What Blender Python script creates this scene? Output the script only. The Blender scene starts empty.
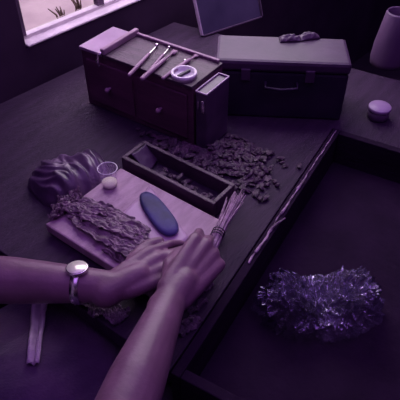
import bpy, bmesh, math, random
from mathutils import Vector, Matrix, noise
random.seed(7)
PI = math.pi
C = bpy.context.scene.collection
sc = bpy.context.scene
sc.view_settings.view_transform = 'Standard'
sc.view_settings.look = 'None'

# ------------------------------------------------------------------ camera
H = 0.78; PITCH = math.radians(43); F = 550.0
cd = bpy.data.cameras.new('camera'); cam = bpy.data.objects.new('camera', cd); C.objects.link(cam)
cam.location = (0, 0, H); cam.rotation_euler = (PI/2-PITCH, 0, 0)
cd.sensor_width = 36; cd.lens = 36*F/400; cd.clip_start = .02
sc.camera = cam

def at(px, py, z=0.0):
    """world point at height z seen at photo pixel (px, py)"""
    x = (px-200)/F; y = (200-py)/F
    fy = math.cos(PITCH)+y*math.sin(PITCH); fz = -math.sin(PITCH)+y*math.cos(PITCH)
    t = (z-H)/fz
    return Vector((x*t, fy*t, z))

ANG = math.radians(53)               # direction of the bench depth axis
A = Vector((math.cos(ANG), math.sin(ANG), 0)); B = Vector((-math.sin(ANG), math.cos(ANG), 0))

# ------------------------------------------------------------------ materials
def mat(name, c1, c2=None, rough=.6, scale=20, bump=0, bscale=None, metal=0, detail=6, stretch=(1,1,1),
        coat=0, trans=0, alpha=1, spec=.5, ior=1.45, sheen=0, lo=.35, hi=.65, rough2=None):
    c2 = c2 or c1
    if name not in ('cream_liquid', 'watch_face', 'white_enamel', 'bright_metal', 'sandy_ground', 'window_sill', 'dry_weed', 'glass_rim'):
        c1, c2 = [(c[0]*.90, c[1]*.78, c[2]*.94) for c in (c1, c2)]  # purple cast of the light put into the base colours
    m = bpy.data.materials.new(name); m.use_nodes = True
    n = m.node_tree.nodes; l = m.node_tree.links
    b = n['Principled BSDF']
    b.inputs['Roughness'].default_value = rough; b.inputs['Metallic'].default_value = metal
    b.inputs['Coat Weight'].default_value = coat; b.inputs['Transmission Weight'].default_value = trans
    b.inputs['Alpha'].default_value = alpha; b.inputs['Specular IOR Level'].default_value = spec
    b.inputs['IOR'].default_value = ior; b.inputs['Sheen Weight'].default_value = sheen
    tc = n.new('ShaderNodeTexCoord'); mp = n.new('ShaderNodeMapping'); mp.inputs['Scale'].default_value = stretch
    l.new(tc.outputs['Object'], mp.inputs['Vector'])
    nz = n.new('ShaderNodeTexNoise'); nz.inputs['Scale'].default_value = scale; nz.inputs['Detail'].default_value = detail
    l.new(mp.outputs[0], nz.inputs['Vector'])
    cr = n.new('ShaderNodeValToRGB'); cr.color_ramp.elements[0].position = lo; cr.color_ramp.elements[1].position = hi
    cr.color_ramp.elements[0].color = (*c1, 1); cr.color_ramp.elements[1].color = (*(c2 or c1), 1)
    l.new(nz.outputs['Fac'], cr.inputs[0]); l.new(cr.outputs[0], b.inputs['Base Color'])
    if rough2 is not None:
        mr = n.new('ShaderNodeMapRange'); mr.inputs['To Min'].default_value = rough; mr.inputs['To Max'].default_value = rough2
        l.new(nz.outputs['Fac'], mr.inputs[0]); l.new(mr.outputs[0], b.inputs['Roughness'])
    if bump:
        nb = n.new('ShaderNodeTexNoise'); nb.inputs['Scale'].default_value = bscale or scale*3; nb.inputs['Detail'].default_value = 8
        l.new(mp.outputs[0], nb.inputs['Vector'])
        bp = n.new('ShaderNodeBump'); bp.inputs['Strength'].default_value = bump; bp.inputs['Distance'].default_value = .004
        l.new(nb.outputs['Fac'], bp.inputs['Height']); l.new(bp.outputs[0], b.inputs['Normal'])
    return m
M = {
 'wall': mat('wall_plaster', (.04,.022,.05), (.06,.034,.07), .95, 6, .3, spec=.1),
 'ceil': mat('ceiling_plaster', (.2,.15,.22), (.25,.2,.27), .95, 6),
 'floor': mat('floor_boards', (.02,.012,.025), (.035,.02,.04), .8, 8, .3, stretch=(1,8,1)),
 'bench': mat('bench_wood', (.026,.012,.035), (.046,.024,.056), .65, 9, .5, 60, stretch=(1,5,1), spec=.3),
 'board': mat('board_wood', (.32,.21,.28), (.46,.33,.41), .5, 14, .35, 70, stretch=(1,4,1), spec=.5),
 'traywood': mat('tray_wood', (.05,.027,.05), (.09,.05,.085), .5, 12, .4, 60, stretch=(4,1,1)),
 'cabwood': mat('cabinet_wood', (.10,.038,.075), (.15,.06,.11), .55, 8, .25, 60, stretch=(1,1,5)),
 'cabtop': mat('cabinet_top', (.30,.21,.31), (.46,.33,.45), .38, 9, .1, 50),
 'stick': mat('stick_wood', (.25,.15,.22), (.38,.25,.34), .42, 20, .2, stretch=(1,6,1)),
 'leaf': mat('dried_leaf', (.11,.065,.10), (.26,.17,.23), .42, 60, .6, 240, spec=.7),
 'shaving': mat('leaf_shaving', (.16,.10,.17), (.42,.30,.42), .4, 60, .5, 200, spec=.7),
 'strip': mat('dark_leaf_strip', (.06,.035,.07), (.15,.09,.15), .5, 60, .5, 200),
 'scrap': mat('scrap_leaf', (.035,.018,.04), (.12,.065,.11), .5, 40, .6, 200),
 'sheet': mat('pale_sheet', (.44,.32,.42), (.52,.39,.50), .45, 10, .1, 60),
 'blue': mat('blue_glaze', (.025,.022,.09), (.085,.085,.24), .4, 26, .2, 60, spec=.25, rough2=.6),
 'skin': mat('skin', (.18,.10,.14), (.245,.14,.195), .42, 18, .15, 160, spec=.5),
 'hair': mat('hair', (.02,.012,.02), (.04,.025,.04), .5, 60, .6, 200),
 'eye': mat('eye_white', (.7,.65,.7), None, .2), 'lip': mat('lips', (.25,.09,.13), None, .4),
 'shirt': mat('shirt_cloth', (.30,.24,.34), (.40,.33,.43), .9, 30, .4, 300, sheen=.3),
 'trouser': mat('trouser_cloth', (.055,.03,.08), (.09,.05,.12), .9, 30, .5, 300, sheen=.2),
 'apron': mat('apron_cloth', (.06,.03,.085), (.10,.05,.125), .85, 12, .4, 200, sheen=.3),
 'towel': mat('towel_cloth', (.45,.36,.48), (.6,.5,.62), .95, 30, .8, 300),
 'bag': mat('bag_fabric', (.06,.035,.075), (.13,.08,.15), .34, 18, .3, 90, coat=.3),
 'glass': mat('glass', (.75,.68,.85), None, .06, alpha=.18, coat=1, spec=1),
 'pane': mat('window_glass', (1,1,1), None, .02, trans=1, ior=1.02, spec=.3),
 'cream': mat('cream_liquid', (1,1,.70), (1,1,.80), .5, 20),
 'metal': mat('bright_metal', (.85,.78,.85), (.95,.9,.95), .25, 30, metal=1),
 'white': mat('white_enamel', (.78,.72,.8), (.86,.8,.87), .35, 12),
 'face': mat('watch_face', (1,1,.82), None, .3, metal=.3, coat=1, spec=1),
 'grey': mat('grey_plastic', (.07,.045,.085), (.12,.08,.135), .35, 20, .1),
 'dark': mat('dark_lacquer', (.02,.012,.035), (.04,.022,.055), .4, 12, .2, 60),
 'casetop': mat('case_leather', (.06,.033,.075), (.09,.05,.105), .5, 8, .2, 60),
 'panel': mat('panel_blue', (.05,.04,.09), (.08,.065,.13), .3, 8, .15, 60),
 'rim': mat('pale_rim', (.45,.36,.48), (.6,.5,.62), .35, 40),  # pale tone for canister rims and the upright tray's left and top edges
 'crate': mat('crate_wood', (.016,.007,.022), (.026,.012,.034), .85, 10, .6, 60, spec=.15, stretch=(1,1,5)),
 'splinter': mat('splintered_edge', (.14,.09,.14), (.62,.48,.58), .45, 45, .6, 150, lo=.42, hi=.62),
 'plastic': mat('clear_plastic', (.10,.09,.16), (.62,.60,.80), .14, 11, .35, 120, metal=.75, alpha=.6, detail=3, coat=1, spec=1),  # pale patches in the colour stand in for glints on the film
 'frame': mat('window_frame', (.10,.06,.11), (.16,.1,.17), .6, 20, .3),
 'sill': mat('window_sill', (.62,.52,.6), (.78,.68,.74), .7, 14, .5, 60),
 'ground': mat('sandy_ground', (.42,.33,.35), (.58,.48,.48), .95, 5, .8, 20),
 'weed': mat('dry_weed', (.10,.07,.06), (.18,.13,.1), .9, 20),
 'straw': mat('straw', (.22,.14,.20), (.50,.36,.46), .4, 80, .3, 200),
}

# ------------------------------------------------------------------ mesh helpers
def obj(name, bm, m, parent=None, smooth=True, bevel=0):
    bmesh.ops.recalc_face_normals(bm, faces=bm.faces)
    me = bpy.data.meshes.new(name); bm.to_mesh(me); bm.free()
    me.materials.append(M[m] if isinstance(m, str) else m)
    if smooth:
        for p in me.polygons: p.use_smooth = True
    o = bpy.data.objects.new(name, me); C.objects.link(o)
    if parent: o.parent = parent
    if bevel:
        b = o.modifiers.new('bevel', 'BEVEL'); b.width = bevel; b.segments = 2; b.limit_method = 'ANGLE'
        b.harden_normals = False
        if smooth: 
            for p in me.polygons: p.use_smooth = False
    return o
def thing(name, label, cat, loc=(0,0,0), rz=0, group=None):
    o = bpy.data.objects.new(name, None); C.objects.link(o); o.empty_display_size = .03
    o.location = loc; o.rotation_euler = (0,0,rz); o['label'] = label; o['category'] = cat
    if group: o['group'] = group
    return o
def tag(o, label, cat, group=None, kind=None):
    o['label'] = label; o['category'] = cat
    if group: o['group'] = group
    if kind: o['kind'] = kind
    return o
def put(o, loc, rz=0): o.location = loc; o.rotation_euler = (0,0,rz); return o
def struct(o): o['kind'] = 'structure'; return o
def box(bm, c, s, R=None):
    """box centre c, full size s"""
    vs = []
    for x in (-.5,.5):
        for y in (-.5,.5):
            for z in (-.5,.5):
                v = Vector((x*s[0], y*s[1], z*s[2]))
                if R: v = R @ v
                vs.append(bm.verts.new(v+Vector(c)))
    for f in ((0,1,3,2),(4,6,7,5),(0,4,5,1),(2,3,7,6),(0,2,6,4),(1,5,7,3)):
        bm.faces.new([vs[i] for i in f])
    return bm
def nb(): return bmesh.new()
def lathe(bm, prof, n=40, c=(0,0,0)):
    rings = []
    for r, z in prof:
        if r < 1e-6: rings.append([bm.verts.new((c[0],c[1],c[2]+z))])
        else: rings.append([bm.verts.new((c[0]+r*math.cos(2*PI*i/n), c[1]+r*math.sin(2*PI*i/n), c[2]+z)) for i in range(n)])
    for a, b in zip(rings, rings[1:]):
        for i in range(n):
            j = (i+1) % n
            if len(a) == 1 and len(b) > 1: bm.faces.new((a[0], b[i], b[j]))
            elif len(b) == 1 and len(a) > 1: bm.faces.new((a[i], a[j], b[0]))
            elif len(a) > 1: bm.faces.new((a[i], a[j], b[j], b[i]))
    return bm
def tube(bm, pts, rad, n=10, flat=1.0, up=None):
    """tapered tube with round caps through pts; rad is a list"""
    pts = [Vector(p) for p in pts]
    if not hasattr(rad, '__len__'): rad = [rad]*len(pts)
    P, Rr, T = [], [], []
    d0 = (pts[1]-pts[0]).normalized(); d1 = (pts[-1]-pts[-2]).normalized()
    for k in range(1, 4):
        a = k*PI/8; P.append(pts[0]-d0*rad[0]*math.cos(a)); Rr.append(rad[0]*math.sin(a)); T.append(d0)
    for i, p in enumerate(pts):
        t = (pts[min(i+1,len(pts)-1)]-pts[max(i-1,0)]).normalized()
        P.append(p); Rr.append(rad[i]); T.append(t)
    for k in range(3, 0, -1):
        a = k*PI/8; P.append(pts[-1]+d1*rad[-1]*math.cos(a)); Rr.append(rad[-1]*math.sin(a)); T.append(d1)
    rings = []; prev = Vector(up) if up else None
    for p, r, t in zip(P, Rr, T):
        ref = prev if prev else (Vector((0,0,1)) if abs(t.z) < .9 else Vector((1,0,0)))
        u = (ref - t*ref.dot(t)).normalized(); w = t.cross(u)
        if not up: prev = u
        rings.append([bm.verts.new(p+u*r*flat*math.sin(2*PI*i/n)+w*r*math.cos(2*PI*i/n)) for i in range(n)])
    for a, b in zip(rings, rings[1:]):
        for i in range(n):
            j = (i+1) % n; bm.faces.new((a[i], a[j], b[j], b[i]))
    c0 = bm.verts.new(pts[0]-d0*rad[0]); c1 = bm.verts.new(pts[-1]+d1*rad[-1])
    for i in range(n):
        j = (i+1) % n; bm.faces.new((c0, rings[0][j], rings[0][i])); bm.faces.new((c1, rings[-1][i], rings[-1][j]))
    return bm
def ball(bm, c, r, seg=16):
    m = Matrix.Translation(c) @ Matrix.Diagonal((*(r if hasattr(r,'__len__') else (r,r,r)), 1))
    bmesh.ops.create_uvsphere(bm, u_segments=seg, v_segments=seg//2+2, radius=1, matrix=m)
    return bm
def grid(bm, nx, ny, f):
    vs = [[bm.verts.new(f(i/nx, j/ny)) for j in range(ny+1)] for i in range(nx+1)]
    for i in range(nx):
        for j in range(ny): bm.faces.new((vs[i][j], vs[i+1][j], vs[i+1][j+1], vs[i][j+1]))
    return bm
def solid(o, t, off=1):
    s = o.modifiers.new('solid', 'SOLIDIFY'); s.thickness = t; s.offset = off; return o
def N(x, y, z=0): return noise.noise(Vector((x, y, z)))
def remesh(o, vox, smooth=6):
    r = o.modifiers.new('r', 'REMESH'); r.mode = 'VOXEL'; r.voxel_size = vox; r.use_smooth_shade = True
    s = o.modifiers.new('s', 'SMOOTH'); s.iterations = smooth; s.factor = .5
    bpy.context.view_layer.update()
    dg = bpy.context.evaluated_depsgraph_get()
    me = bpy.data.meshes.new_from_object(o.evaluated_get(dg)); o.modifiers.clear(); o.data = me
    for p in me.polygons: p.use_smooth = True
    return o

# ------------------------------------------------------------------ the room
FZ = -.72; CZ = 1.9
ws = .10                                                   # sill height above the bench
W1 = at(33, 46, ws); W2 = at(140, 1, ws); wd = (W2-W1).normalized(); wn = Vector((wd.y, -wd.x, 0))   # wn points into the room
if wn.dot(Vector((0,0,0))-W1) < 0: wn = -wn
wang = math.atan2(wd.y, wd.x)
def wall_piece(bm, s0, s1, z0, z1, t=.06, off=0):
    """piece of the window wall, s along the wall from W1"""
    R = Matrix.Rotation(wang, 3, 'Z'); c = W1+wd*((s0+s1)/2) - wn*(t/2+off)
    box(bm, (c.x, c.y, (z0+z1)/2), (s1-s0, t, z1-z0), R)
bm = nb(); S0, S1 = -.02, 1.30                              # opening along the wall
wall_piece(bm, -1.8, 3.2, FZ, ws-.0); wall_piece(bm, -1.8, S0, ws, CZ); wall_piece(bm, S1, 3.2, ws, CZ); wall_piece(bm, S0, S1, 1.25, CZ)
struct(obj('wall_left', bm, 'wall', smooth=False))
def wall_box(name, p0, p1, m='wall', t=.1):
    p0 = Vector((*p0,0)); p1 = Vector((*p1,0)); d = p1-p0
    bm = nb(); box(bm, ((p0.x+p1.x)/2, (p0.y+p1.y)/2, (FZ+CZ)/2), (d.length, t, CZ-FZ), Matrix.Rotation(math.atan2(d.y,d.x),3,'Z'))
    return struct(obj(name, bm, m, smooth=False))
E = W1+wd*3.2; E0 = W1-wd*1.8
nR = wn*3.4
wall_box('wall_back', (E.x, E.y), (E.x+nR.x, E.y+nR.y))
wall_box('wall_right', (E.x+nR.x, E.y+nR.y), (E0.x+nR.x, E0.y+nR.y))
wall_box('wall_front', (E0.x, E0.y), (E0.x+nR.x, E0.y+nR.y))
cc = (E+E0)/2+nR/2
bm = nb(); box(bm, (cc.x, cc.y, FZ-.05), (5.1, 3.7, .1), Matrix.Rotation(wang,3,'Z')); struct(obj('floor', bm, 'floor', smooth=False))
bm = nb(); box(bm, (cc.x, cc.y, CZ+.05), (5.1, 3.7, .1), Matrix.Rotation(wang,3,'Z')); struct(obj('ceiling', bm, 'ceil', smooth=False))
# window: frame, mullion, glass, sill
win = bpy.data.objects.new('window_1', None); C.objects.link(win); win['kind'] = 'structure'; win.location = W1
win.rotation_euler = (0,0,wang)
side = 1 if (Matrix.Rotation(wang,3,'Z') @ Vector((0,1,0))).dot(wn) > 0 else -1     # local y sign of the room side
def wb(name, m, x0, x1, y0, y1, z0, z1, **k):
    bm = nb(); box(bm, ((x0+x1)/2, side*(y0+y1)/2, (z0+z1)/2-ws), (x1-x0, abs(y1-y0), z1-z0)); return obj(name, bm, m, win, smooth=False, **k)
wb('window_sill', 'sill', S0+.005, S1-.005, -.064, .003, ws+.001, ws+.008, bevel=.003)
smull = (at(113, 6, ws+.03)-W1).dot(wd)
for x in (S0+.015, smull, S1-.015): wb('window_frame', 'frame', x-.011, x+.011, -.050, -.030, ws+.012, 1.23)
for z in (ws+.013, 1.22): wb('window_rail', 'sill' if z < .5 else 'frame', S0+.005, S1-.005, -.050, -.030, z-.0045, z+.0045)
for a, b in ((S0+.026, smull-.011), (smull+.011, S1-.026)): wb('window_pane', 'pane', a, b, -.042, -.039, ws+.025, 1.212)
# ground outside
bm = nb(); gc = W1-wn*3.2+wd*.6
R_ = Matrix.Rotation(wang,3,'Z')
grid(bm, 60, 50, lambda u, v: Vector((gc.x, gc.y, -.25)) + R_ @ Vector(((u-.5)*9, (v-.5)*6, .06*N(u*14, v*12, 3)+.02*N(u*60, v*50))))
struct(obj('trim_ground_outside', bm, 'ground'))
for k, (px, py, h) in enumerate(((60, 21, .07), (77, 14, .10))):
    p = at(px, py, -.25); bm = nb(); random.seed(k+3)
    for q in range(7):
        a = q*.9; e = p+Vector((math.cos(a)*.05*random.random(), math.sin(a)*.05*random.random(), h*random.uniform(.5,1)))
        tube(bm, [p-Vector((0,0,.03)), (p+e)/2+Vector((.01,0,0)), e], [.006,.004,.002], 6)
    tag(obj('dry_weed', bm, 'weed'), ['short dry weed outside the window, left one', 'taller dry weed outside the window, nearer the window post'][k], 'plant')

# ------------------------------------------------------------------ bench
def local(p, o, rz):
    return Matrix.Rotation(-rz, 3, 'Z') @ (Vector(p)-Vector(o))
def zbase0(p): return Vector((p.x, p.y, 0))
front0 = at(112, 330, 0)                                    # a point on the bench front edge
edge0 = at(246, 258, 0)                                     # a point on the right edge
def ab(p): d = Vector(p); return d.dot(A), d.dot(B)
fa = ab(front0)[0]; eb = ab(edge0)[1]
ba = ab(at(200, 0, 0))[0]+.1
bench = thing('workbench', 'dark wooden workbench carrying the cutting board, tray and cabinet', 'workbench', A*fa+B*eb, ANG)
e_top, e_bot = at(333, 128, 0), at(243, 262, 0)             # right edge of the bench, a crate stands against it
eX = (e_top-e_bot).normalized(); eY = Vector((-eX.y, eX.x, 0)); eang = math.atan2(eX.y, eX.x); eL = (e_top-e_bot).length
def isect(p, d, q_, e):
    det = d.x*(-e.y)+e.x*d.y; w_ = q_-p; t = (w_.x*(-e.y)+e.x*w_.y)/det; return p+d*t
wallp = W1+wn*.02
P0 = isect(front0, B, e_bot, eX); P1 = e_top.copy(); P2 = e_top-eY*.95; P3 = P2+eX*.30
P3b = isect(P3, eY, wallp, wd); P4 = isect(front0, B, wallp, wd)
poly = [zbase0(p) for p in (P0, P1, P2, P3, P3b, P4)]
bo_ = bench.location.copy(); bR = Matrix.Rotation(-ANG, 3, 'Z')
bm = nb(); lo_v = [bm.verts.new(bR @ (p-bo_) + Vector((0,0,-.04))) for p in poly]; hi_v = [bm.verts.new(v.co+Vector((0,0,.04))) for v in lo_v]
bm.faces.new(hi_v); bm.faces.new(lo_v[::-1])
for k in range(len(poly)):
    j_ = (k+1) % len(poly); bm.faces.new((lo_v[k], lo_v[j_], hi_v[j_], hi_v[k]))
obj('tabletop', bm, 'bench', bench, smooth=False, bevel=.002)
pc_ = sum(poly, Vector())/len(poly)
for p, q2 in ((P0, A+B), (P1, A*.4+B*1.4), (P2, eX+eY), (P4, -B-A*.3), (P3b, -B-A)):
    q_ = p+q2*.07; q_ = bR @ (q_-bo_)
    bm = nb(); box(bm, (q_.x, q_.y, (FZ-.04)/2), (.06, .06, -FZ-.04)); obj('leg', bm, 'bench', bench, smooth=False, bevel=.003)

# second, rear bench to the right carrying the case, panel and jug
rb0 = at(207, 92, 0)
# ------------------------------------------------------------------ cutting board
BT = .028
bl, btp, brt = at(45, 224, BT), at(112, 163, BT), at(214, 216, BT)
la = (btp-bl).dot(A); lb = (btp-brt).dot(B)
bo = bl - B*lb; bo.z = 0
def zbase(p, z=0): return Vector((p.x, p.y, z))
bm = nb(); box(bm, (la/2, lb/2, .006+(BT-.006)/2), (la, lb, BT-.006)); 
brd = thing('cutting_board', 'pale mauve wooden cutting board under the leaves and drinking glass', 'board', bo, ANG)
obj('board', bm, 'board', brd, smooth=False, bevel=.003)
for x in (.03, la-.03):
    bm = nb(); box(bm, (x, lb/2, .003), (.03, lb-.04, .006)); obj('batten', bm, 'traywood', brd, smooth=False)

# leaf strips on the board
def leaf_mesh(L, W, seed, amp=.005, ribs=3, curl=.0):
    bm = nb(); s = seed*7.3
    def f(u, v):
        w = W*(.35+.65*math.sin(PI*min(1,max(0,.08+.84*u)))**.6)*(1+.25*N(u*6, s))
        x = (u-.5)*L; y = (v-.5)*w + .25*W*N(u*3+s, 2) + .0035*N(u*11+s, v*2, 3)
        z = amp*(.5+.5*math.sin(v*ribs*2*PI+6*N(u*5, v*2+s, 1)*2))*(1+.8*N(u*8, v*5+s, 8))*(.6+.8*abs(N(u*5, v*2, s))) + amp*1.2*max(0,N(u*7+s, v*3, 5)) + curl*(2*v-1)**2
        return Vector((x+.3*W*N(v*3, s, 9), y, z+.0012))
    grid(bm, 46, 16, f); return bm
pile_ang = math.atan2(-B.y, -B.x)+.18
slots = []
random.seed(11)
k = 0
labels_pos = ['nearest the board edge', 'by the paper', 'under the others']
lo_, hi_ = (.025, la-.045), None
c_leaf = [
 (98,210,.15,.032,.10),(110,218,.17,.034,.05),(100,222,.17,.034,.0),(90,206,.11,.030,.2),(120,232,.16,.034,-.05),
 (104,230,.17,.032,.05),(126,244,.14,.032,-.02),(112,240,.15,.032,.0),(90,216,.12,.030,.15),(134,250,.11,.030,-.05),
 (118,222,.13,.030,.1),(128,234,.12,.028,.0),(84,210,.09,.026,.3),(134,256,.09,.026,-.1),(108,226,.12,.026,.1)]
for i, (px, py, L, W, da) in enumerate(c_leaf):
    z = BT+.0008+.0011*(i)
    o = obj('leaf_strip', leaf_mesh(L, W, i+1, .0045, 4), 'leaf')
    solid(o, .0009); put(o, at(px, py, z), pile_ang-.10+da)
    tag(o, 'wrinkled dark leaf strip layered in the mat on the cutting board', 'leaf', 'leaf strips in the mat on the cutting board')
o = obj('leaf_roll', leaf_mesh(.105, .022, 40, .010, 2), 'leaf'); solid(o, .0012); put(o, at(128, 262, BT+.001), pile_ang-.12)
tag(o, 'thick dark ridged leaf piece at the near corner of the leaf mat', 'leaf')
for i, (px, py, L, a) in enumerate(((64,207,.05,.8),(59,214,.04,1.2),(70,201,.045,.3),(76,196,.04,2.0))):
    o = obj('leaf_fragment', leaf_mesh(L, .022, 60+i, .008, 2, .004), 'leaf'); solid(o, .001); put(o, at(px, py, BT+.001), a)
    tag(o, 'small curled leaf fragment at the far left board edge', 'leaf', 'curled fragments at the left board edge')

# pale sheet + blue oval
so = at(157, 228, BT)
pts = [at(*p, BT) for p in ((122,214),(150,186),(196,214),(186,250),(152,268))]
bm = nb(); cen = sum(pts, Vector())/5
def sheetf(u, v):
    a = pts[0].lerp(pts[1], u) if 0 else None
    p = pts[0].lerp(pts[1], u).lerp(pts[4].lerp(pts[3].lerp(pts[2], .3), u), v)
    return Vector((p.x-cen.x, p.y-cen.y, .0007+.0012*max(0, N(u*3, v*3, 2))))
grid(bm, 16, 16, sheetf); o = obj('paper_sheet', bm, 'sheet'); solid(o, .0005); put(o, Vector((cen.x, cen.y, BT)))
tag(o, 'smooth pale paper sheet under the blue oval slab', 'paper')
b0, b1 = at(146, 199, BT), at(171, 233, BT); bc = (b0+b1)/2; bd = b1-b0; bL = bd.length/2+.012; bW = .0215
bm = nb()
def oval(r, n=48):
    out = []
    for i in range(n):
        t = 2*PI*i/n; c, s = math.cos(t), math.sin(t)
        out.append((bL*r*math.copysign(abs(c)**.7, c), bW*r*(1+.12*c)*math.copysign(abs(s)**.85, s)))
    return out
rings = []
for r, z in ((.93,.0),(1,.002),(1,.006),(.95,.009),(.8,.0105),(.55,.0112),(.25,.0114)):
    rings.append([bm.verts.new((x, y, z)) for x, y in oval(r)])
for a_, b_ in zip(rings, rings[1:]):
    for i in range(48): bm.faces.new((a_[i], a_[(i+1)%48], b_[(i+1)%48], b_[i]))
bm.faces.new(rings[-1]); bm.faces.new(rings[0][::-1])
o = obj('oval_slab', bm, 'blue'); put(o, Vector((bc.x, bc.y, BT+.0028)), math.atan2(bd.y, bd.x))
tag(o, 'glossy deep blue oval slab lying on the pale paper', 'slab')

# drinking glass with cream liquid
gp = at(110, 186, BT); gr = .0185
gl = thing('drinking_glass', 'small clear drinking glass with yellowish liquid at its base', 'glass', (gp.x, gp.y, BT))
bm = nb(); hgt = .047
lathe(bm, [(0,.0),(gr*.80,0),(gr*.84,.002),(gr*1.06,hgt),(gr*1.06-.0006,hgt+.0007),(gr*1.06-.0014,hgt),(gr*.78,.004),(0,.0035)], 48)
obj('tumbler', bm, 'glass', gl)
M['grim'] = mat('glass_rim', (.85,.8,.92), None, .1, alpha=.7, coat=1, spec=1)
bm = nb(); tube(bm, [(gr*1.06*math.cos(t), gr*1.06*math.sin(t), hgt+.0004) for t in [2*PI*i/40 for i in range(41)]], .0009, 6); obj('rim', bm, 'grim', gl)
bm = nb(); lathe(bm, [(0,.0042),(gr*.765,.0042),(gr*.80,.0085),(gr*.82,.0125),(0,.0125)], 48); obj('liquid', bm, 'cream', gl)

# ------------------------------------------------------------------ open tray behind the board
TZ = .042
t0, t1 = at(121, 157, TZ), at(209, 209, TZ); tl = (t0-t1).dot(B); td = .075
to = t1.copy(); to.z = 0; to = zbase(t0 - B*tl)
off = (ab(to)[0]-(ab(bo)[0]+la))
if off < .004: to += A*(.004-off)
tray = thing('wooden_tray', 'open dark wooden tray of scraps behind the cutting board', 'tray', to, ANG)
w = .009
for nm, c, s in (('base', (td/2, tl/2, .003), (td, tl, .006)), ('side_wall', (w/2, tl/2, TZ/2+.003), (w, tl, TZ-.006)), ('side_wall', (td-w/2, tl/2, TZ/2+.003), (w, tl, TZ-.006)),
                 ('end_wall', (td/2, w/2, TZ/2+.003), (td-2*w, w, TZ-.006)), ('end_wall', (td/2, tl-w/2, TZ/2+.003), (td-2*w, w, TZ-.006))):
    bm = nb(); box(bm, c, s); obj(nm, bm, 'traywood' if nm != 'base' else 'bench', tray, smooth=False, bevel=.0015)
# sheet added to stand in for the lit inner wall at the tray's left end
bm = nb(); pp = local(at(134, 160, .035), to, ANG)
def wedge(u, v): return Vector((.02+.055*u, tl-.012-.045*v*(1-.3*u), .012+.030*(1-v)+.003*N(u*4, v*4)))
grid(bm, 10, 10, wedge); o = obj('lit_wall_patch', bm, 'sheet'); solid(o, .0008); o.data.materials[0] = M['casetop']; o.location = to; o.rotation_euler = (0,0,ANG)
tag(o, 'pale sheet standing in for the lit left inner wall of the tray', 'patch')

# ------------------------------------------------------------------ scraps
def chip_mesh(seed, s):
    bm = nb(); bmesh.ops.create_icosphere(bm, subdivisions=2, radius=1)
    for v in bm.verts:
        n = 1+.55*noise.noise(v.co*1.1+Vector((seed*5.1,0,0)))+.35*noise.noise(v.co*3+Vector((seed*2.1,3,0)))
        v.co = Vector((v.co.x*s*n*1.3, v.co.y*s*n*.8, v.co.z*s*n*.42))
    zmin = min(v.co.z for v in bm.verts)
    for v in bm.verts: v.co.z -= zmin
    return bm
protos = [obj('leaf_scrap', chip_mesh(i, [.005,.0065,.0075,.009][i%4]), 'scrap', smooth=i % 2) for i in range(8)]
for o in protos[4:]: 
    for p in o.data.polygons: p.use_smooth = False
used = [0]*8
def scrap(p, i, label, group, tilt=.3):
    i %= 8
    if not used[i]: o = protos[i]; used[i] = 1
    else: o = protos[i].copy(); C.objects.link(o)
    o.location = p; o.rotation_euler = (random.uniform(-tilt,tilt), random.uniform(-tilt,tilt), random.uniform(0,6.28))
    tag(o, label, 'scrap', group)
random.seed(5)
# inside tray
for k in range(26):
    p = to + A*random.uniform(.025, td-.025) + B*random.uniform(.03, tl-.08)
    scrap(Vector((p.x, p.y, .0065+random.choice((0,.007)))), k, 'dark crumpled scrap lying inside the open tray', 'scraps inside the tray')
# heap on the bench behind the tray
cf0, cf1 = at(80, 45, .16), at(193, 86, .16); cfd = (cf1-cf0).normalized(); cfn = Vector((cfd.y, -cfd.x, 0))
if cfn.y > 0: cfn = -cfn
def clear(p, m=.012):
    p = Vector(p); past = (p-cf1).dot(cfd); return (p-cf0).dot(cfn) > (m+.004 if past < .05 else -9)
hc = at(208, 152, 0); hca = (hc-to).dot(A); hcb = (hc-to).dot(B)
ha0 = td+.006
def heap_h(a, b): return max(0, .022*math.exp(-((a-hca)/.06)**2-((b-hcb)/.11)**2)-.002)
bm = nb()
def hf(u, v):
    a = ha0+(2*(hca-ha0))*u; b = hcb-.19+.38*v; e = min(1, 6*min(u, 1-u, v, 1-v))
    return Vector((a, b, .0012+e*(heap_h(a, b)+.005*abs(N(a*60, b*60))+.004*abs(N(a*150, b*150)))))
grid(bm, 60, 110, hf)
bm.verts.ensure_lookup_table()
def inh(c):
    if not clear(to + A*c.x + B*c.y): return False
    q = ((c.x-hca)/(hca-ha0))**2*.8+((c.y-hcb)/.17)**2
    return q+.7*N(c.x*22, c.y*22, 6)+.35*N(c.x*70, c.y*70) < .72
bmesh.ops.delete(bm, geom=[f for f in bm.faces if not inh(f.calc_center_median())], context='FACES')
o = obj('leaf_crumbs', bm, 'scrap', smooth=False); o.location = to; o.rotation_euler = (0,0,ANG)
tag(o, 'bed of fine dark leaf crumbs under the scrap heap', 'crumbs', kind='stuff')
k = 0
while k < 190:
    a = random.uniform(ha0+.01, 2*hca-ha0); b = random.gauss(hcb-.035, .09)
    if abs(b-hcb) > .20 or a < td+.018 or a > 2*hca-ha0-.01: continue
    p = to + A*a + B*b
    if not clear(p, .02): continue
    k += 1
    scrap(Vector((p.x, p.y, .002+heap_h(a, b))), k, 'dark leaf scrap in the heap behind the tray', 'scraps heaped behind the tray', .5)

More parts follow.
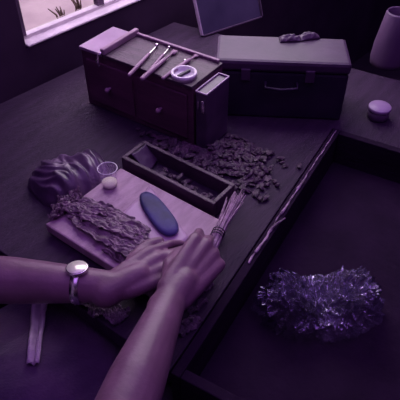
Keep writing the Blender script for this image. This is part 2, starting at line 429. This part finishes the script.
# ------------------------------------------------------------------ crumpled bag at the left
bg = at(66, 172, .03); bm = nb()
def bagf(u, v):
    t = u*2*PI; ph = v*PI/2
    r = math.cos(ph)**.6
    x = .078*r*math.cos(t); y = .072*r*math.sin(t); z = .036*math.sin(ph)*(1+.5*N(x*14, y*14, 2))
    wx = x+.030*N(x*11, y*11, 5); wy = y+.03*N(x*11+7, y*11, 5)
    q = wx*.85+wy*.35
    f1 = 1-2.2*abs(N(q*30, (wy-wx)*5, 3)); f2 = 1-2.2*abs(N(q*90+4, (wy-wx)*10, 8))
    k = .16*f1+.12*f2+.35*N(x*12+5, y*12, 1)
    return Vector((x*(1+k*.45), y*(1+k*.45), max(0, z*(1+k*1.6))))
grid(bm, 110, 50, bagf); bmesh.ops.remove_doubles(bm, verts=bm.verts, dist=.0002)
o = obj('cloth_bag', bm, 'bag'); put(o, Vector((bg.x+.004, bg.y+.004, 0)), ANG-.5)
tag(o, 'crumpled shiny dark bag left of the cutting board', 'bag')

# ------------------------------------------------------------------ low cabinet with tools on top
CT = .16; ca = math.radians(45)  # cabinet depth direction az ~45
c0, c1 = at(80, 45, CT), at(193, 86, CT); fd = (c0-c1); cl = fd.length; cang = math.atan2(fd.y, fd.x)-PI/2
cA = Vector((math.cos(cang), math.sin(cang), 0)); cB = Vector((-math.sin(cang), math.cos(cang), 0))
cback = at(130, 26, CT); cdp = (cback-c0).dot(cA)
cdp = .118
co = zbase(c1)
cab = thing('low_cabinet', 'low reddish wooden cabinet under the window with pale left top', 'cabinet', co, cang)
bm = nb(); box(bm, (cdp/2, cl/2, (CT-.008)/2), (cdp, cl, CT-.008)); obj('carcass', bm, 'cabwood', cab, smooth=False, bevel=.002)
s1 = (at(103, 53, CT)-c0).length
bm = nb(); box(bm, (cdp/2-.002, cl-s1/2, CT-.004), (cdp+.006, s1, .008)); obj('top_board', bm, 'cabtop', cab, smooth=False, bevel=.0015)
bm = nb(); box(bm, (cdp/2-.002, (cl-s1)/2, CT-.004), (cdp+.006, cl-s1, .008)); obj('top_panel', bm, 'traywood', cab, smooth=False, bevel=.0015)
bm = nb(); box(bm, (cdp/2-.003, cl-s1-.006, CT+.008), (cdp+.012, .012, .016)); obj('divider_bar', bm, 'stick', cab, smooth=False, bevel=.003)
bm = nb(); box(bm, (cdp-.004, (cl-s1)/2, CT+.004), (.008, cl-s1-.014, .008)); obj('back_rail', bm, 'stick', cab, smooth=False, bevel=.002)
for i in range(2):
    yy = cl*(.26+.47*i); dw = cl*.43
    bm = nb(); box(bm, (-.003, yy, .076), (.006, dw, .115)); d = obj('drawer', bm, 'cabwood', cab, smooth=False, bevel=.002)
    bm = nb(); tube(bm, [(-.006,yy,.076),(-.014,yy,.076)], [.003,.004], 12); ball(bm, (-.018,yy,.076), .0065); obj('knob', bm, 'stick', d)
# hook hanging at the bar's front end
bm = nb(); tube(bm, [(-.010,cl-s1-.004,CT+.006),(-.018,cl-s1-.002,CT+.000),(-.019,cl-s1-.001,CT-.012),(-.016,cl-s1+.001,CT-.026),(-.012,cl-s1+.004,CT-.030)], .003, 8)
ball(bm, (-.016,cl-s1+.002,CT-.014), .0055); obj('latch', bm, 'metal', cab)
# tools lying across
def tool(px0, px1, w_, lbl, kind):
    p0, p1 = at(*px0, CT+.010), at(*px1, CT+.010); d = p1-p0; L = d.length; a = math.atan2(d.y, d.x)
    t = thing('hand_tool', lbl, 'tool', (p0.x, p0.y, CT), a)
    bm = nb(); h = w_*.5
    tube(bm, [(0,0,h+.0005),(L*.3,0,h+.0005),(L*.66,0,h+.0005)], [h*.95,h,h*.8], 12); obj('handle', bm, 'stick', t)
    bm = nb(); tube(bm, [(L*.66,0,h*.9),(L*.9,0,h*.9)], [h*.45,h*.4], 10)
    if kind: ball(bm, (L*.95,0,h*1.05+.0006), (h*1.05, h*1.05, h*1.05))
    else: box(bm, (L*.93,0,h*.8), (L*.12, w_*1.1, h*.5))
    obj('head', bm, 'metal' if kind else 'stick', t)
tool((129,73),(158,42),.009,'wooden tool with ball end lying nearest the pale cabinet top',1)
tool((142,77),(176,48),.011,'wooden tool with flat end, second across the cabinet from the pale top',0)
tool((148,70),(170,44),.007,'short thin wooden tool between the longer ones on the cabinet',1)
tool((163,76),(186,58),.008,'wooden tool with ball end just left of the round tin',1)
tool((172,70),(198,52),.010,'dark wooden tool with flat end just behind the round tin',0)
# round tin
tp = at(184, 76, CT); tin = thing('round_tin', 'round white open tin on the right of the cabinet top', 'tin', (tp.x, tp.y, CT))
tr = .0285
bm = nb(); lathe(bm, [(0,.0),(tr,.0),(tr,.010),(tr-.002,.0115),(tr-.0055,.0105),(tr-.006,.003),(0,.0028)], 40); obj('dish', bm, 'white', tin)
bm = nb(); box(bm, (0,0,.0065), (.036,.006,.006), Matrix.Rotation(.8,3,'Z')); obj('inner_bar', bm, 'dark', tin, smooth=False, bevel=.001)

# ------------------------------------------------------------------ small grey box between cabinet and case
q0 = at(205, 96, .0); q = zbase(at(211, 80, .11))
sb = thing('plastic_canister', 'small grey upright canister with pale rim beside the round tin', 'canister', co - cB*.037+cA*.0, cang)
hx = CT-.012
bm = nb(); box(bm, (.045,.016,hx/2), (.09,.030,hx)); obj('body', bm, 'grey', sb, smooth=False, bevel=.003)
for y in (.0025,.0295):
    bm = nb(); box(bm, (.045,y,hx+.002), (.092,.003,.004)); obj('rim', bm, 'rim', sb, smooth=False, bevel=.001)
for x in (.0,.09):
    bm = nb(); box(bm, (x,.016,hx+.002), (.003,.024,.004)); obj('rim', bm, 'rim', sb, smooth=False, bevel=.001)
bm = nb(); box(bm, (-.002,.010,hx-.03), (.004,.007,.03)); box(bm, (-.002,.022,hx-.03), (.003,.003,.02)); obj('clasp', bm, 'metal', sb, smooth=False, bevel=.001)

# ------------------------------------------------------------------ dark case right of the cabinet
KT = .155
k0 = at(216, 59, KT); k1 = at(352, 64, KT); kd = k1-k0; kl = kd.length; kang = math.atan2(kd.y, kd.x)
kb = at(218, 38, KT); kA = Vector((-math.sin(kang), math.cos(kang), 0)); kdep = .125
case = thing('storage_case', 'large dark case with worn leather lid at the back', 'case', zbase(k0), kang)
bm = nb(); box(bm, (kl/2, kdep/2, .0625), (kl, kdep, .125)); obj('body', bm, 'dark', case, smooth=False, bevel=.006)
bm = nb(); box(bm, (kl/2, kdep/2, .140), (kl+.004, kdep+.004, .029)); obj('lid', bm, 'casetop', case, smooth=False, bevel=.008)
for x in (.07, kl-.09):
    bm = nb(); box(bm, (x, -.003, .12), (.022,.008,.03)); obj('latch', bm, 'casetop', case, smooth=False, bevel=.002)
bm = nb(); tube(bm, [(kl*.38,-.002,.10),(kl*.38,-.018,.095),(kl*.5,-.022,.093),(kl*.62,-.018,.095),(kl*.62,-.002,.10)], .004, 8); obj('handle', bm, 'dark', case)
# faint gloves on top of the lid
for i, (px, py) in enumerate(((290,40),(309,38))):
    p = at(px, py, KT); bm = nb(); random.seed(i)
    grid(bm, 24, 14, lambda u, v: Vector(((u-.5)*.05, (v-.5)*.028*(1-.3*u), .0005+.012*math.sin(PI*u)**.5*math.sin(PI*v)**.5*(1+.6*N(u*5, v*5, i)))))
    o = obj('folded_cloth', bm, 'grey'); solid(o, .001); put(o, zbase(p, .155), .2*i)
    tag(o, ['small grey folded cloth on the case lid, left one', 'small grey folded cloth on the case lid, right one'][i], 'cloth')

# ------------------------------------------------------------------ upright panel tray behind the case
n0 = at(203, 31, .02); n1 = at(262, 12, .02); nd = n1-n0; nang = math.atan2(nd.y, nd.x); nl = nd.length
pn = thing('metal_tray', 'dark bluish framed tray propped upright behind the case', 'tray', zbase(n0), nang)
Rt = Matrix.Rotation(math.radians(-22), 3, 'X')
ph = .125
def pbox(name, m, x0, x1, y0, y1, z0, z1):
    bm = nb(); box(bm, ((x0+x1)/2,(y0+y1)/2,(z0+z1)/2),(x1-x0,y1-y0,z1-z0)); bmesh.ops.rotate(bm, cent=(0,0,0), matrix=Rt, verts=bm.verts)
    return obj(name, bm, m, pn, smooth=False, bevel=.001)
pbox('panel', 'panel', 0, nl, .004, .008, 0, ph)
pbox('rim', 'rim', -.004, .0, -.004, .010, 0, ph); pbox('rim', 'grey', nl, nl+.004, -.004, .010, 0, ph)
pbox('rim', 'rim', 0, nl, -.003, .010, ph, ph+.004); pbox('rim', 'grey', 0, nl, -.004, .010, -.004, 0)
pn.location.z = .006
# wire ring with glints beside it
wp = at(252, 10, .10); bm = nb()
ringp = [(.022*math.cos(t), .010*math.sin(t)*.6, .026+.022*math.sin(t)) for t in [2*PI*i/14 for i in range(15)]]
tube(bm, ringp, .0028, 8)
lathe(bm, [(0,0),(.016,0),(.017,.004),(.006,.007),(0,.008)], 20)
# (stands on the bench)
o = obj('wire_ring', bm, 'metal'); put(o, zbase(at(250,16,0)), .4)
tag(o, 'small bright metal wire ring on a foot by the upright tray', 'ring')

# ------------------------------------------------------------------ pale jug and jar at the right
jp = at(386, 64, 0)
jug = thing('plastic_jug', 'tall pale tapering jug at the right edge of the photo', 'jug', zbase(jp))
bm = nb(); lathe(bm, [(0,0),(.040,0),(.046,.004),(.048,.02),(.046,.06),(.040,.10),(.033,.15),(.030,.155),(.027,.153),(.037,.10),(.043,.06),(.044,.02),(.04,.008),(0,.006)], 48)
M['jug'] = mat('jug_plastic', (.12,.075,.145), (.16,.10,.18), .5, 8)
obj('body', bm, 'jug', jug)
bm = nb(); tube(bm, [(.040,.012,.105),(.062,.02,.10),(.075,.024,.07),(.066,.02,.035),(.046,.014,.022)], .005, 10); obj('handle', bm, 'grey', jug)
jj = at(380, 107, .03)
jar = thing('round_jar', 'small round jar with pale lid at the right edge', 'jar', zbase(jj))
bm = nb(); lathe(bm, [(0,0),(.024,0),(.026,.003),(.026,.024),(0,.025)], 36); obj('body', bm, 'grey', jar)
bm = nb(); lathe(bm, [(0,.024),(.0265,.024),(.0275,.026),(.0275,.031),(.026,.033),(0,.0335)], 36)
M['jlid'] = mat('jar_lid', (.36,.27,.42), (.44,.34,.5), .4, 12); obj('lid', bm, 'jlid', jar)

# ------------------------------------------------------------------ crate on the right with plastic bag
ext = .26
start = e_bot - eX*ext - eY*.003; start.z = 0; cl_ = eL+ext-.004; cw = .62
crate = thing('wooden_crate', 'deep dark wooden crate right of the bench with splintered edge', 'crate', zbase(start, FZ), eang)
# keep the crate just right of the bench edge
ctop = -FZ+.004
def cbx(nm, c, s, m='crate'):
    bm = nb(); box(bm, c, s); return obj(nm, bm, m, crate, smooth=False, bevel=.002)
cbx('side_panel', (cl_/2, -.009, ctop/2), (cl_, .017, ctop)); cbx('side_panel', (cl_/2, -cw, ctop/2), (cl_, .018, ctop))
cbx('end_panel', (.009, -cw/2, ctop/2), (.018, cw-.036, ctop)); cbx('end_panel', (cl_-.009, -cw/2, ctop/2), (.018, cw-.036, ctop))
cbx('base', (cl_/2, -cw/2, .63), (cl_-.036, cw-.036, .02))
# splintered strip on the edge
bm = nb(); pts_ = []; rr = []
n_ = 60
for i in range(n_+1):
    u = i/n_; x = ext+eL*u*.97
    pts_.append((x, -.009+.0035*N(u*9, 1)+.002*N(u*30, 4), ctop+.0015+.0012*N(u*14, 7))); rr.append(.0009+.0042*max(0, N(u*23, 3)+.25)*(1.1-.85*u))
tube(bm, pts_, rr, 8)
for (u, l_, dy, dz) in ((.20,.035,-.014,.006),(.30,.03,-.004,.004),(.48,.03,-.004,.003),(.06,.03,-.003,.002)):
    x = ext+eL*u
    tube(bm, [(x,-.009,ctop+.002),(x+l_*.5,-.009+dy*.4,ctop+.003+dz*.5),(x+l_,-.009+dy,ctop+.003+dz)], [.0035,.0025,.001], 7)
obj('splintered_lip', bm, 'splinter', crate)

# crumpled plastic bag lying in the crate
pz = -.14; pc = at(317, 312, FZ+.64)
bm = nb()
def plf(u, v):
    t = u*2*PI; ph = v*PI/2; r = math.cos(ph)**.5
    x = .105*r*math.cos(t); y = .060*r*math.sin(t); z = .07*math.sin(ph)
    # a dip between two bunched lobes
    z *= .55+.75*min(1, abs(x+.005)/.06)
    k = (1-3.0*abs(N(x*30+3, y*30, z*12+2)))*.14+(1-3*abs(N(x*75+3, y*75, z*30+5)))*.12+(1-3*abs(N(x*160, y*160, z*60+5)))*.06
    return Vector((x*(1+k*.7), y*(1+k*.7), max(0, z*(1+k))))
grid(bm, 260, 110, plf); bmesh.ops.remove_doubles(bm, verts=bm.verts, dist=.0002)
o = obj('plastic_bag', bm, 'plastic', smooth=False); put(o, Vector((pc.x, pc.y, FZ+.51)))
o.location.z = FZ+.6405
tag(o, 'crumpled clear plastic bag glinting inside the dark crate', 'bag')
# board it rests on: cardboard filler stack in the crate
PLAST = o

# ------------------------------------------------------------------ person
skin = nb(); vox = .0032
def seg(bm, a, b, ra, rb, flat=1, up=None, n=20, mid=None):
    a, b = Vector(a), Vector(b)
    if mid: tube(bm, [a, a.lerp(b, mid[0]), b], [ra, mid[1], rb], n, flat, up)
    else: tube(bm, [a, a.lerp(b,.5), b], [ra, (ra+rb)/2, rb], n, flat, up)
Lw, Rw = at(116, 287, .064), at(170, 300, .090)
Le, Re = Vector((-.405, .588, .055)), at(112, 440, .125)
Ls, Rs = Vector((-.57, .40, .33)), Vector((-.345, .085, .35))
spine_top = (Ls+Rs)/2+Vector((-.01,-.01,.03)); fwd = Vector((.79,.6,0)).normalized()
pel = (Ls+Rs)/2 - fwd*.06; pel.z = -.17
def torso(bm, e=0):
    c = (Ls+Rs)/2; sd = (Rs-Ls).normalized()
    for k, (t, hw, r) in enumerate(((0,.10,.105),(.25,.09,.10),(.5,.10,.105),(.78,.12,.11),(.95,.125,.075))):
        p = pel.lerp(Vector((c.x,c.y,c.z+.0)), t)
        seg(bm, p-sd*(hw-.01), p+sd*(hw-.01), r+e, r+e, n=20)
    seg(bm, pel, c, .11+e, .11+e)
    for s in (Ls, Rs): seg(bm, c, s, .075+e, .06+e)
torso(skin)
nk = spine_top+Vector((0,0,.02)); hd = spine_top+fwd*.05+Vector((0,0,.20))
seg(skin, spine_top, hd-Vector((0,0,.05)), .06, .052)
ball(skin, hd, (.083,.083,.112)); ball(skin, hd+fwd*.025-Vector((0,0,.035)), (.062,.062,.075))
seg(skin, hd+fwd*.085+Vector((0,0,.01)), hd+fwd*.105-Vector((0,0,.022)), .008, .013)
sdv = (Rs-Ls).normalized()
for s in (-1,1): seg(skin, hd+sdv*s*.083+Vector((0,0,.015)), hd+sdv*s*.088-Vector((0,0,.02)), .014, .010, n=10)
for s_, e_, w_ in ((Ls,Le,Lw),(Rs,Re,Rw)):
    seg(skin, s_, e_, .052, .042, mid=(.45,.048)); seg(skin, e_, w_, .040, .0255, mid=(.35,.0395))
# legs
kn = []; ank = []
for s in (-1, 1):
    hip = pel+sdv*s*.09; k_ = hip+fwd*.37+sdv*s*.01+Vector((0,0,-.005)); a_ = k_-fwd*.07; a_.z = FZ+.09
    kn.append(k_); ank.append(a_)
    seg(skin, hip, k_, .082, .055); seg(skin, k_, a_, .052, .036, mid=(.3,.054)); seg(skin, a_, a_+fwd*.15-Vector((0,0,.055)), .036, .028)

def hand(bm, W, K, nrm, curls, splay, thumb, thumbside, flat=.8, fl=1.0):
    """W wrist, K middle knuckle, nrm back of hand; curls per finger; thumb list of points"""
    d = (K-W).normalized(); nrm = (nrm-d*nrm.dot(d)).normalized(); s = d.cross(nrm)*thumbside      # s towards the thumb
    L = (K-W).length
    lens = [(.042,.025,.021),(.046,.029,.022),(.043,.027,.021),(.034,.020,.018)]
    offs = [.030,.010,-.010,-.028]; adv = [-.002,.003,-.002,-.010]; rad = [.0092,.0095,.009,.0078]
    base = []
    for i in range(4):
        kp = W+d*(L+adv[i])+s*offs[i]-nrm*(.002*abs(i-1))
        seg(bm, W+s*offs[i]*.55, kp, .0155, .0118, n=14)
        base.append(kp)
    seg(bm, W+s*.006+d*.02-nrm*.006, W+s*.022+d*L*.75-nrm*.008, .018, .013, n=14)
    seg(bm, W-s*.012+d*.02-nrm*.006, W-s*.02+d*L*.7-nrm*.008, .017, .013, n=14)
    seg(bm, W-d*.03, W+d*.03, .0265, .022, n=16)
    tips = []
    for i in range(4):
        p = base[i]; ang = 0; sp = splay[i]
        dd = (d*math.cos(sp)+s*math.sin(sp)).normalized(); r = rad[i]
        for j in range(3):
            ang += math.radians(curls[i][j]); v = dd*math.cos(ang)-nrm*math.sin(ang)
            q_ = p+v*lens[i][j]*fl; r2 = r*.9
            seg(bm, p, q_, r*(1.08 if j else 1.12), r2, n=12); p = q_; r = r2
        tips.append((p, v, nrm))
    tp_ = [W+d*a+s*b-nrm*c_ for a, b, c_ in thumb]
    for a_, b_, ra, rb in zip(tp_, tp_[1:], (.016,.0125,.0112), (.0125,.0112,.009)): seg(bm, a_, b_, ra, rb, n=12)
    return tips, (tp_[-1], (tp_[-1]-tp_[-2]).normalized())
up = Vector((0,0,1))
# left hand: flat on the work, fingers reaching to the right and away
LK = at(161, 263, .068)
t1_, th1 = hand(skin, Lw+ (LK-Lw).normalized()*.012, LK, up+Vector((.1,-.15,0)), [(16,22,14),(12,22,16),(16,24,18),(22,28,20)], [.02,-.06,-.14,-.22],
     [(.015,.014,.008),(.045,.040,.014),(.078,.052,.018),(.102,.050,.020)], -1)
# right hand: closing around the bundle
RK = at(210, 249, .094)
t2_, th2 = hand(skin, Rw+(RK-Rw).normalized()*.012, RK, up+Vector((.45,-.2,0)), [(38,46,30),(44,52,36),(50,58,40),(56,62,42)], [.05,.0,-.05,-.1],
     [(.015,.016,.008),(.050,.036,.022),(.086,.034,.040),(.112,.022,.046)], -1)
body = obj('person', skin, 'skin'); remesh(body, vox, 7)
person = body
tag(person, 'person working at the bench, bare forearms, hand closed on a straw bundle', 'person')
# nails
def nail(p, v, n_):
    pass
# clothing
bm = nb(); torso(bm, .012)
for s_, e_ in ((Ls,Le),(Rs,Re)): seg(bm, s_, s_.lerp(e_,.55), .068, .060)
sh = obj('shirt', bm, 'shirt', person); remesh(sh, .008, 60)
bm = nb()
for i, s in enumerate((-1,1)):
    hip = pel+sdv*s*.09; seg(bm, hip, kn[i], .095, .068); seg(bm, kn[i], ank[i]+Vector((0,0,.03)), .067, .055)
seg(bm, pel-sdv*.1, pel+sdv*.1, .122, .122)
tr_ = obj('trousers', bm, 'trouser', person); remesh(tr_, .008, 5)
for i in range(2):
    bm = nb(); a_ = ank[i]; seg(bm, zbase(a_, FZ+.048)-fwd*.03, zbase(a_, FZ+.045)+fwd*.16, .047, .043); seg(bm, zbase(a_, FZ+.05), zbase(a_, FZ+.12), .046, .044)
    remesh(obj('shoe', bm, 'dark', person), .006, 4)
bm = nb(); ball(bm, hd-fwd*.014+Vector((0,0,.022)), (.092,.092,.108), 32)
for v in list(bm.verts):
    r = v.co-hd
    if r.dot(fwd) > .045 and r.z < .075: v.co -= fwd*(r.dot(fwd)-.045)
    v.co += r.normalized()*.004*N(v.co.x*60, v.co.y*60, v.co.z*20)
obj('hair', bm, 'hair', person)
for s in (-1,1):
    bm = nb(); ball(bm, hd+fwd*.076+sdv*s*.030+Vector((0,0,.004)), (.011,.011,.009)); e = obj('eye', bm, 'eye', person)
    bm = nb(); ball(bm, hd+fwd*.0835+sdv*s*.030+Vector((0,0,.003)), (.0055,.0055,.0055)); obj('iris', bm, 'hair', e)
bm = nb(); seg(bm, hd+fwd*.086-sdv*.018-Vector((0,0,.058)), hd+fwd*.086+sdv*.018-Vector((0,0,.058)), .0055, .0055, .7); obj('mouth', bm, 'lip', person)

# stool
stp = zbase(pel - fwd*.02, 0)
stool = thing('stool', 'plain dark wooden stool under the seated person', 'stool', zbase(stp, FZ), 0)
sz = pel.z-.122-FZ
bm = nb(); lathe(bm, [(0,sz-.03),(.15,sz-.03),(.16,sz-.02),(.16,sz-.005),(.15,sz+.004),(0,sz+.004)], 32); obj('seat', bm, 'traywood', stool)
for k in range(4):
    a = PI/4+k*PI/2; bm = nb(); tube(bm, [(.15*math.cos(a),.15*math.sin(a),.018),(.11*math.cos(a),.11*math.sin(a),sz-.03)], .016, 10); obj('leg', bm, 'traywood', stool)

# wristwatch
WLP = W1+wd*.45+wn*.04; WLP.z = .72
wdir = (Lw-Le).normalized(); wc = at(83, 276, .060) 
wc = Le + wdir*((wc-Le).dot(wdir)); 
u1 = (up-wdir*up.dot(wdir)).normalized(); u2 = wdir.cross(u1)
watch = thing('wristwatch', 'bright pale wristwatch on the left wrist of the person', 'watch', wc)
bm = nb(); n = 36; R0 = .0310; rg = []
for i in range(n):
    t = 2*PI*i/n; rad_ = u1*math.sin(t)+u2*math.cos(t)
    rg.append([bm.verts.new(rad_*(R0+dr)+wdir*dw) for dr, dw in ((-.002,-.007),(.0012,-.007),(.0012,.007),(-.002,.007))])
for i in range(n):
    a_, b_ = rg[i], rg[(i+1)%n]
    for j in range(4): bm.faces.new((a_[j], a_[(j+1)%4], b_[(j+1)%4], b_[j]))
obj('band', bm, 'metal', watch)
fdir = ((Vector((0,0,H))-wc).normalized()+(WLP-wc).normalized()).normalized(); fdir = (fdir-wdir*fdir.dot(wdir)).normalized()
Q = fdir.to_track_quat('Z','Y').to_matrix().to_4x4()
bm = nb(); lathe(bm, [(0,0),(.0180,0),(.0185,.002),(.0180,.005),(.0170,.0055),(0,.0055)], 32); bm.transform(Matrix.Translation(fdir*R0) @ Q); obj('watch_case', bm, 'metal', watch)
bm = nb(); lathe(bm, [(0,.0056),(.0168,.0056),(.0164,.0063),(0,.0064)], 32); bm.transform(Matrix.Translation(fdir*R0) @ Q); obj('watch_face', bm, 'face', watch)

# bundle of straw held by the right hand
g0, g1 = at(200, 272, .058), at(237, 193, .068); gd = g1-g0
bm = nb(); random.seed(3)
gs = gd.normalized(); gu = (up-gs*up.dot(gs)).normalized(); gw = gs.cross(gu)
bun = thing('straw_bundle', 'pale stiff straw bundle gripped in the right hand', 'bundle', zbase(g0, g0.z))
for k in range(42):
    a = random.uniform(0, 2*PI); r = .010*math.sqrt(random.random()); st = random.uniform(0,.15); en = random.uniform(.82,1.05)
    o0 = gu*r*.8*math.sin(a)+gw*r*math.cos(a); o1 = gu*r*1.0*math.sin(a)+gw*r*1.7*math.cos(a)
    tube(bm, [gd*st+o0, gd*.6+o0, gd*en+o1+gw*random.uniform(-.003,.003)], [.0013,.0013,.0008], 5)
obj('stalks', bm, 'straw', bun)
bm = nb()
for q_ in (.42,.45,.48):
    tube(bm, [gd*q_+ (gu*math.sin(t)+gw*math.cos(t))*.0115 for t in [2*PI*i/16 for i in range(17)]], .001, 6)
obj('binding', bm, 'dark', bun)

# ------------------------------------------------------------------ lap apron, towel, scraps, strips
AZ = -.075
ap0 = pel+fwd*.03
def apf(u, v):
    f_ = -.02+.56*u; s = (v-.5)*.58
    p = pel+fwd*f_+sdv*s
    z = AZ+.018*math.cos(min(abs(abs(s)-.09),.09)/.09*PI/2) - .9*max(0, abs(s)-.235) - 1.0*max(0,f_-.46) + .008*N(f_*14, s*22, 1)+.004*N(f_*30+3, s*60, 1)
    return Vector((p.x, p.y, z))
bm = nb(); grid(bm, 60, 70, apf); o = obj('apron', bm, 'apron', person); solid(o, .0015, 1)
def lapz(p):
    d = Vector(p)-pel; f_ = d.dot(fwd); s = d.dot(sdv); return apf((f_+.02)/.56, s/.58+.5).z
# towel at the left
tw0 = at(41, 330, AZ)
tws = at(43, 294, AZ); twe = at(38, 372, AZ); wdt = .021
def twf(u, v):
    p = tws.lerp(twe, u); q_ = at(33+18*0, 0, 0)
    side_ = Vector((1,0,0))*(v-.5)*(wdt*(1.4-.5*u)); p = p+side_-Vector((.003,0,0))
    return Vector((p.x, p.y, lapz(p)+.009+.004*math.sin(v*9)+.002*N(u*9, v*5)))
bm = nb(); grid(bm, 30, 14, twf); o = obj('towel', bm, 'towel'); solid(o, .002)
tag(o, 'pale narrow towel lying over the lap at the left edge', 'towel')
random.seed(21)
for k in range(34):
    u = random.random(); e0 = at(70, 299, 0).lerp(at(116, 331, 0), u)
    p = e0 + A*random.uniform(.008, .030); 
    lift = (p-front0).dot(A)
    if lift < .012: p += A*(.012-lift)
    o = obj('leaf_curl', leaf_mesh(random.uniform(.018,.034), .015, 100+k, .007, 2, .005), 'shaving'); solid(o, .0008)
    put(o, Vector((p.x, p.y, .0004)), random.uniform(0, 3)); tag(o, 'small curled leaf shaving on the bench front edge below the left forearm', 'leaf', 'leaf shavings on the bench front edge')
for i, (a_, b_, w_, lb_) in enumerate((((193,299),(213,285),.010,'thin dark leaf strip on the bench, farthest of three near the crate'),
        ((188,314),(207,300),.012,'thin dark leaf strip on the bench, middle of three near the crate'),
        ((178,334),(199,318),.026,'broad pale-edged leaf strip on the bench front, nearest of three'))):
    p0, p1 = at(*a_, 0), at(*b_, 0); d = p1-p0; on = ((p0+p1)/2 - front0).dot(A) > .01
    o = obj('leaf_strip', leaf_mesh(d.length, w_, 200+i, .004, 2), 'strip'); solid(o, .001)
    c_ = (p0+p1)/2
    z = 0.0005
    put(o, Vector((c_.x, c_.y, z)), math.atan2(d.y, d.x)); tag(o, lb_, 'leaf')

# ------------------------------------------------------------------ lights
def area(name, loc, target, sx, sy, power, col):
    l = bpy.data.lights.new(name, 'AREA'); l.shape = 'RECTANGLE'; l.size = sx; l.size_y = sy; l.energy = power; l.color = col
    o = bpy.data.objects.new(name, l); C.objects.link(o); o.location = loc
    o.rotation_euler = (Vector(target)-Vector(loc)).to_track_quat('-Z','Y').to_euler(); return o
wl = W1+wd*.45+wn*.04; wl.z = .72
area('window_light', wl, (-.05,.75,0), 1.1, .8, 12.5, (.95,.86,.94))
area('ambient_fill', (.35,.75,1.85), (.35,.76,0), 3.0, 2.6, 27.0, (.55,.24,.95))  # unseen purple fill added below the ceiling to lift the dark shadows
sun = bpy.data.lights.new('sun', 'SUN'); sun.energy = 4.4; sun.color = (1,.95,.97); sun.angle = .02
so_ = bpy.data.objects.new('sun', sun); C.objects.link(so_)
sdir = (-wd*1.0+Vector((0,0,-1.3))+wn*-.15); so_.rotation_euler = sdir.to_track_quat('-Z','Y').to_euler()
w = bpy.data.worlds.new('world'); sc.world = w; w.use_nodes = True
w.node_tree.nodes['Background'].inputs[0].default_value = (.75,.62,.85,1); w.node_tree.nodes['Background'].inputs[1].default_value = .35
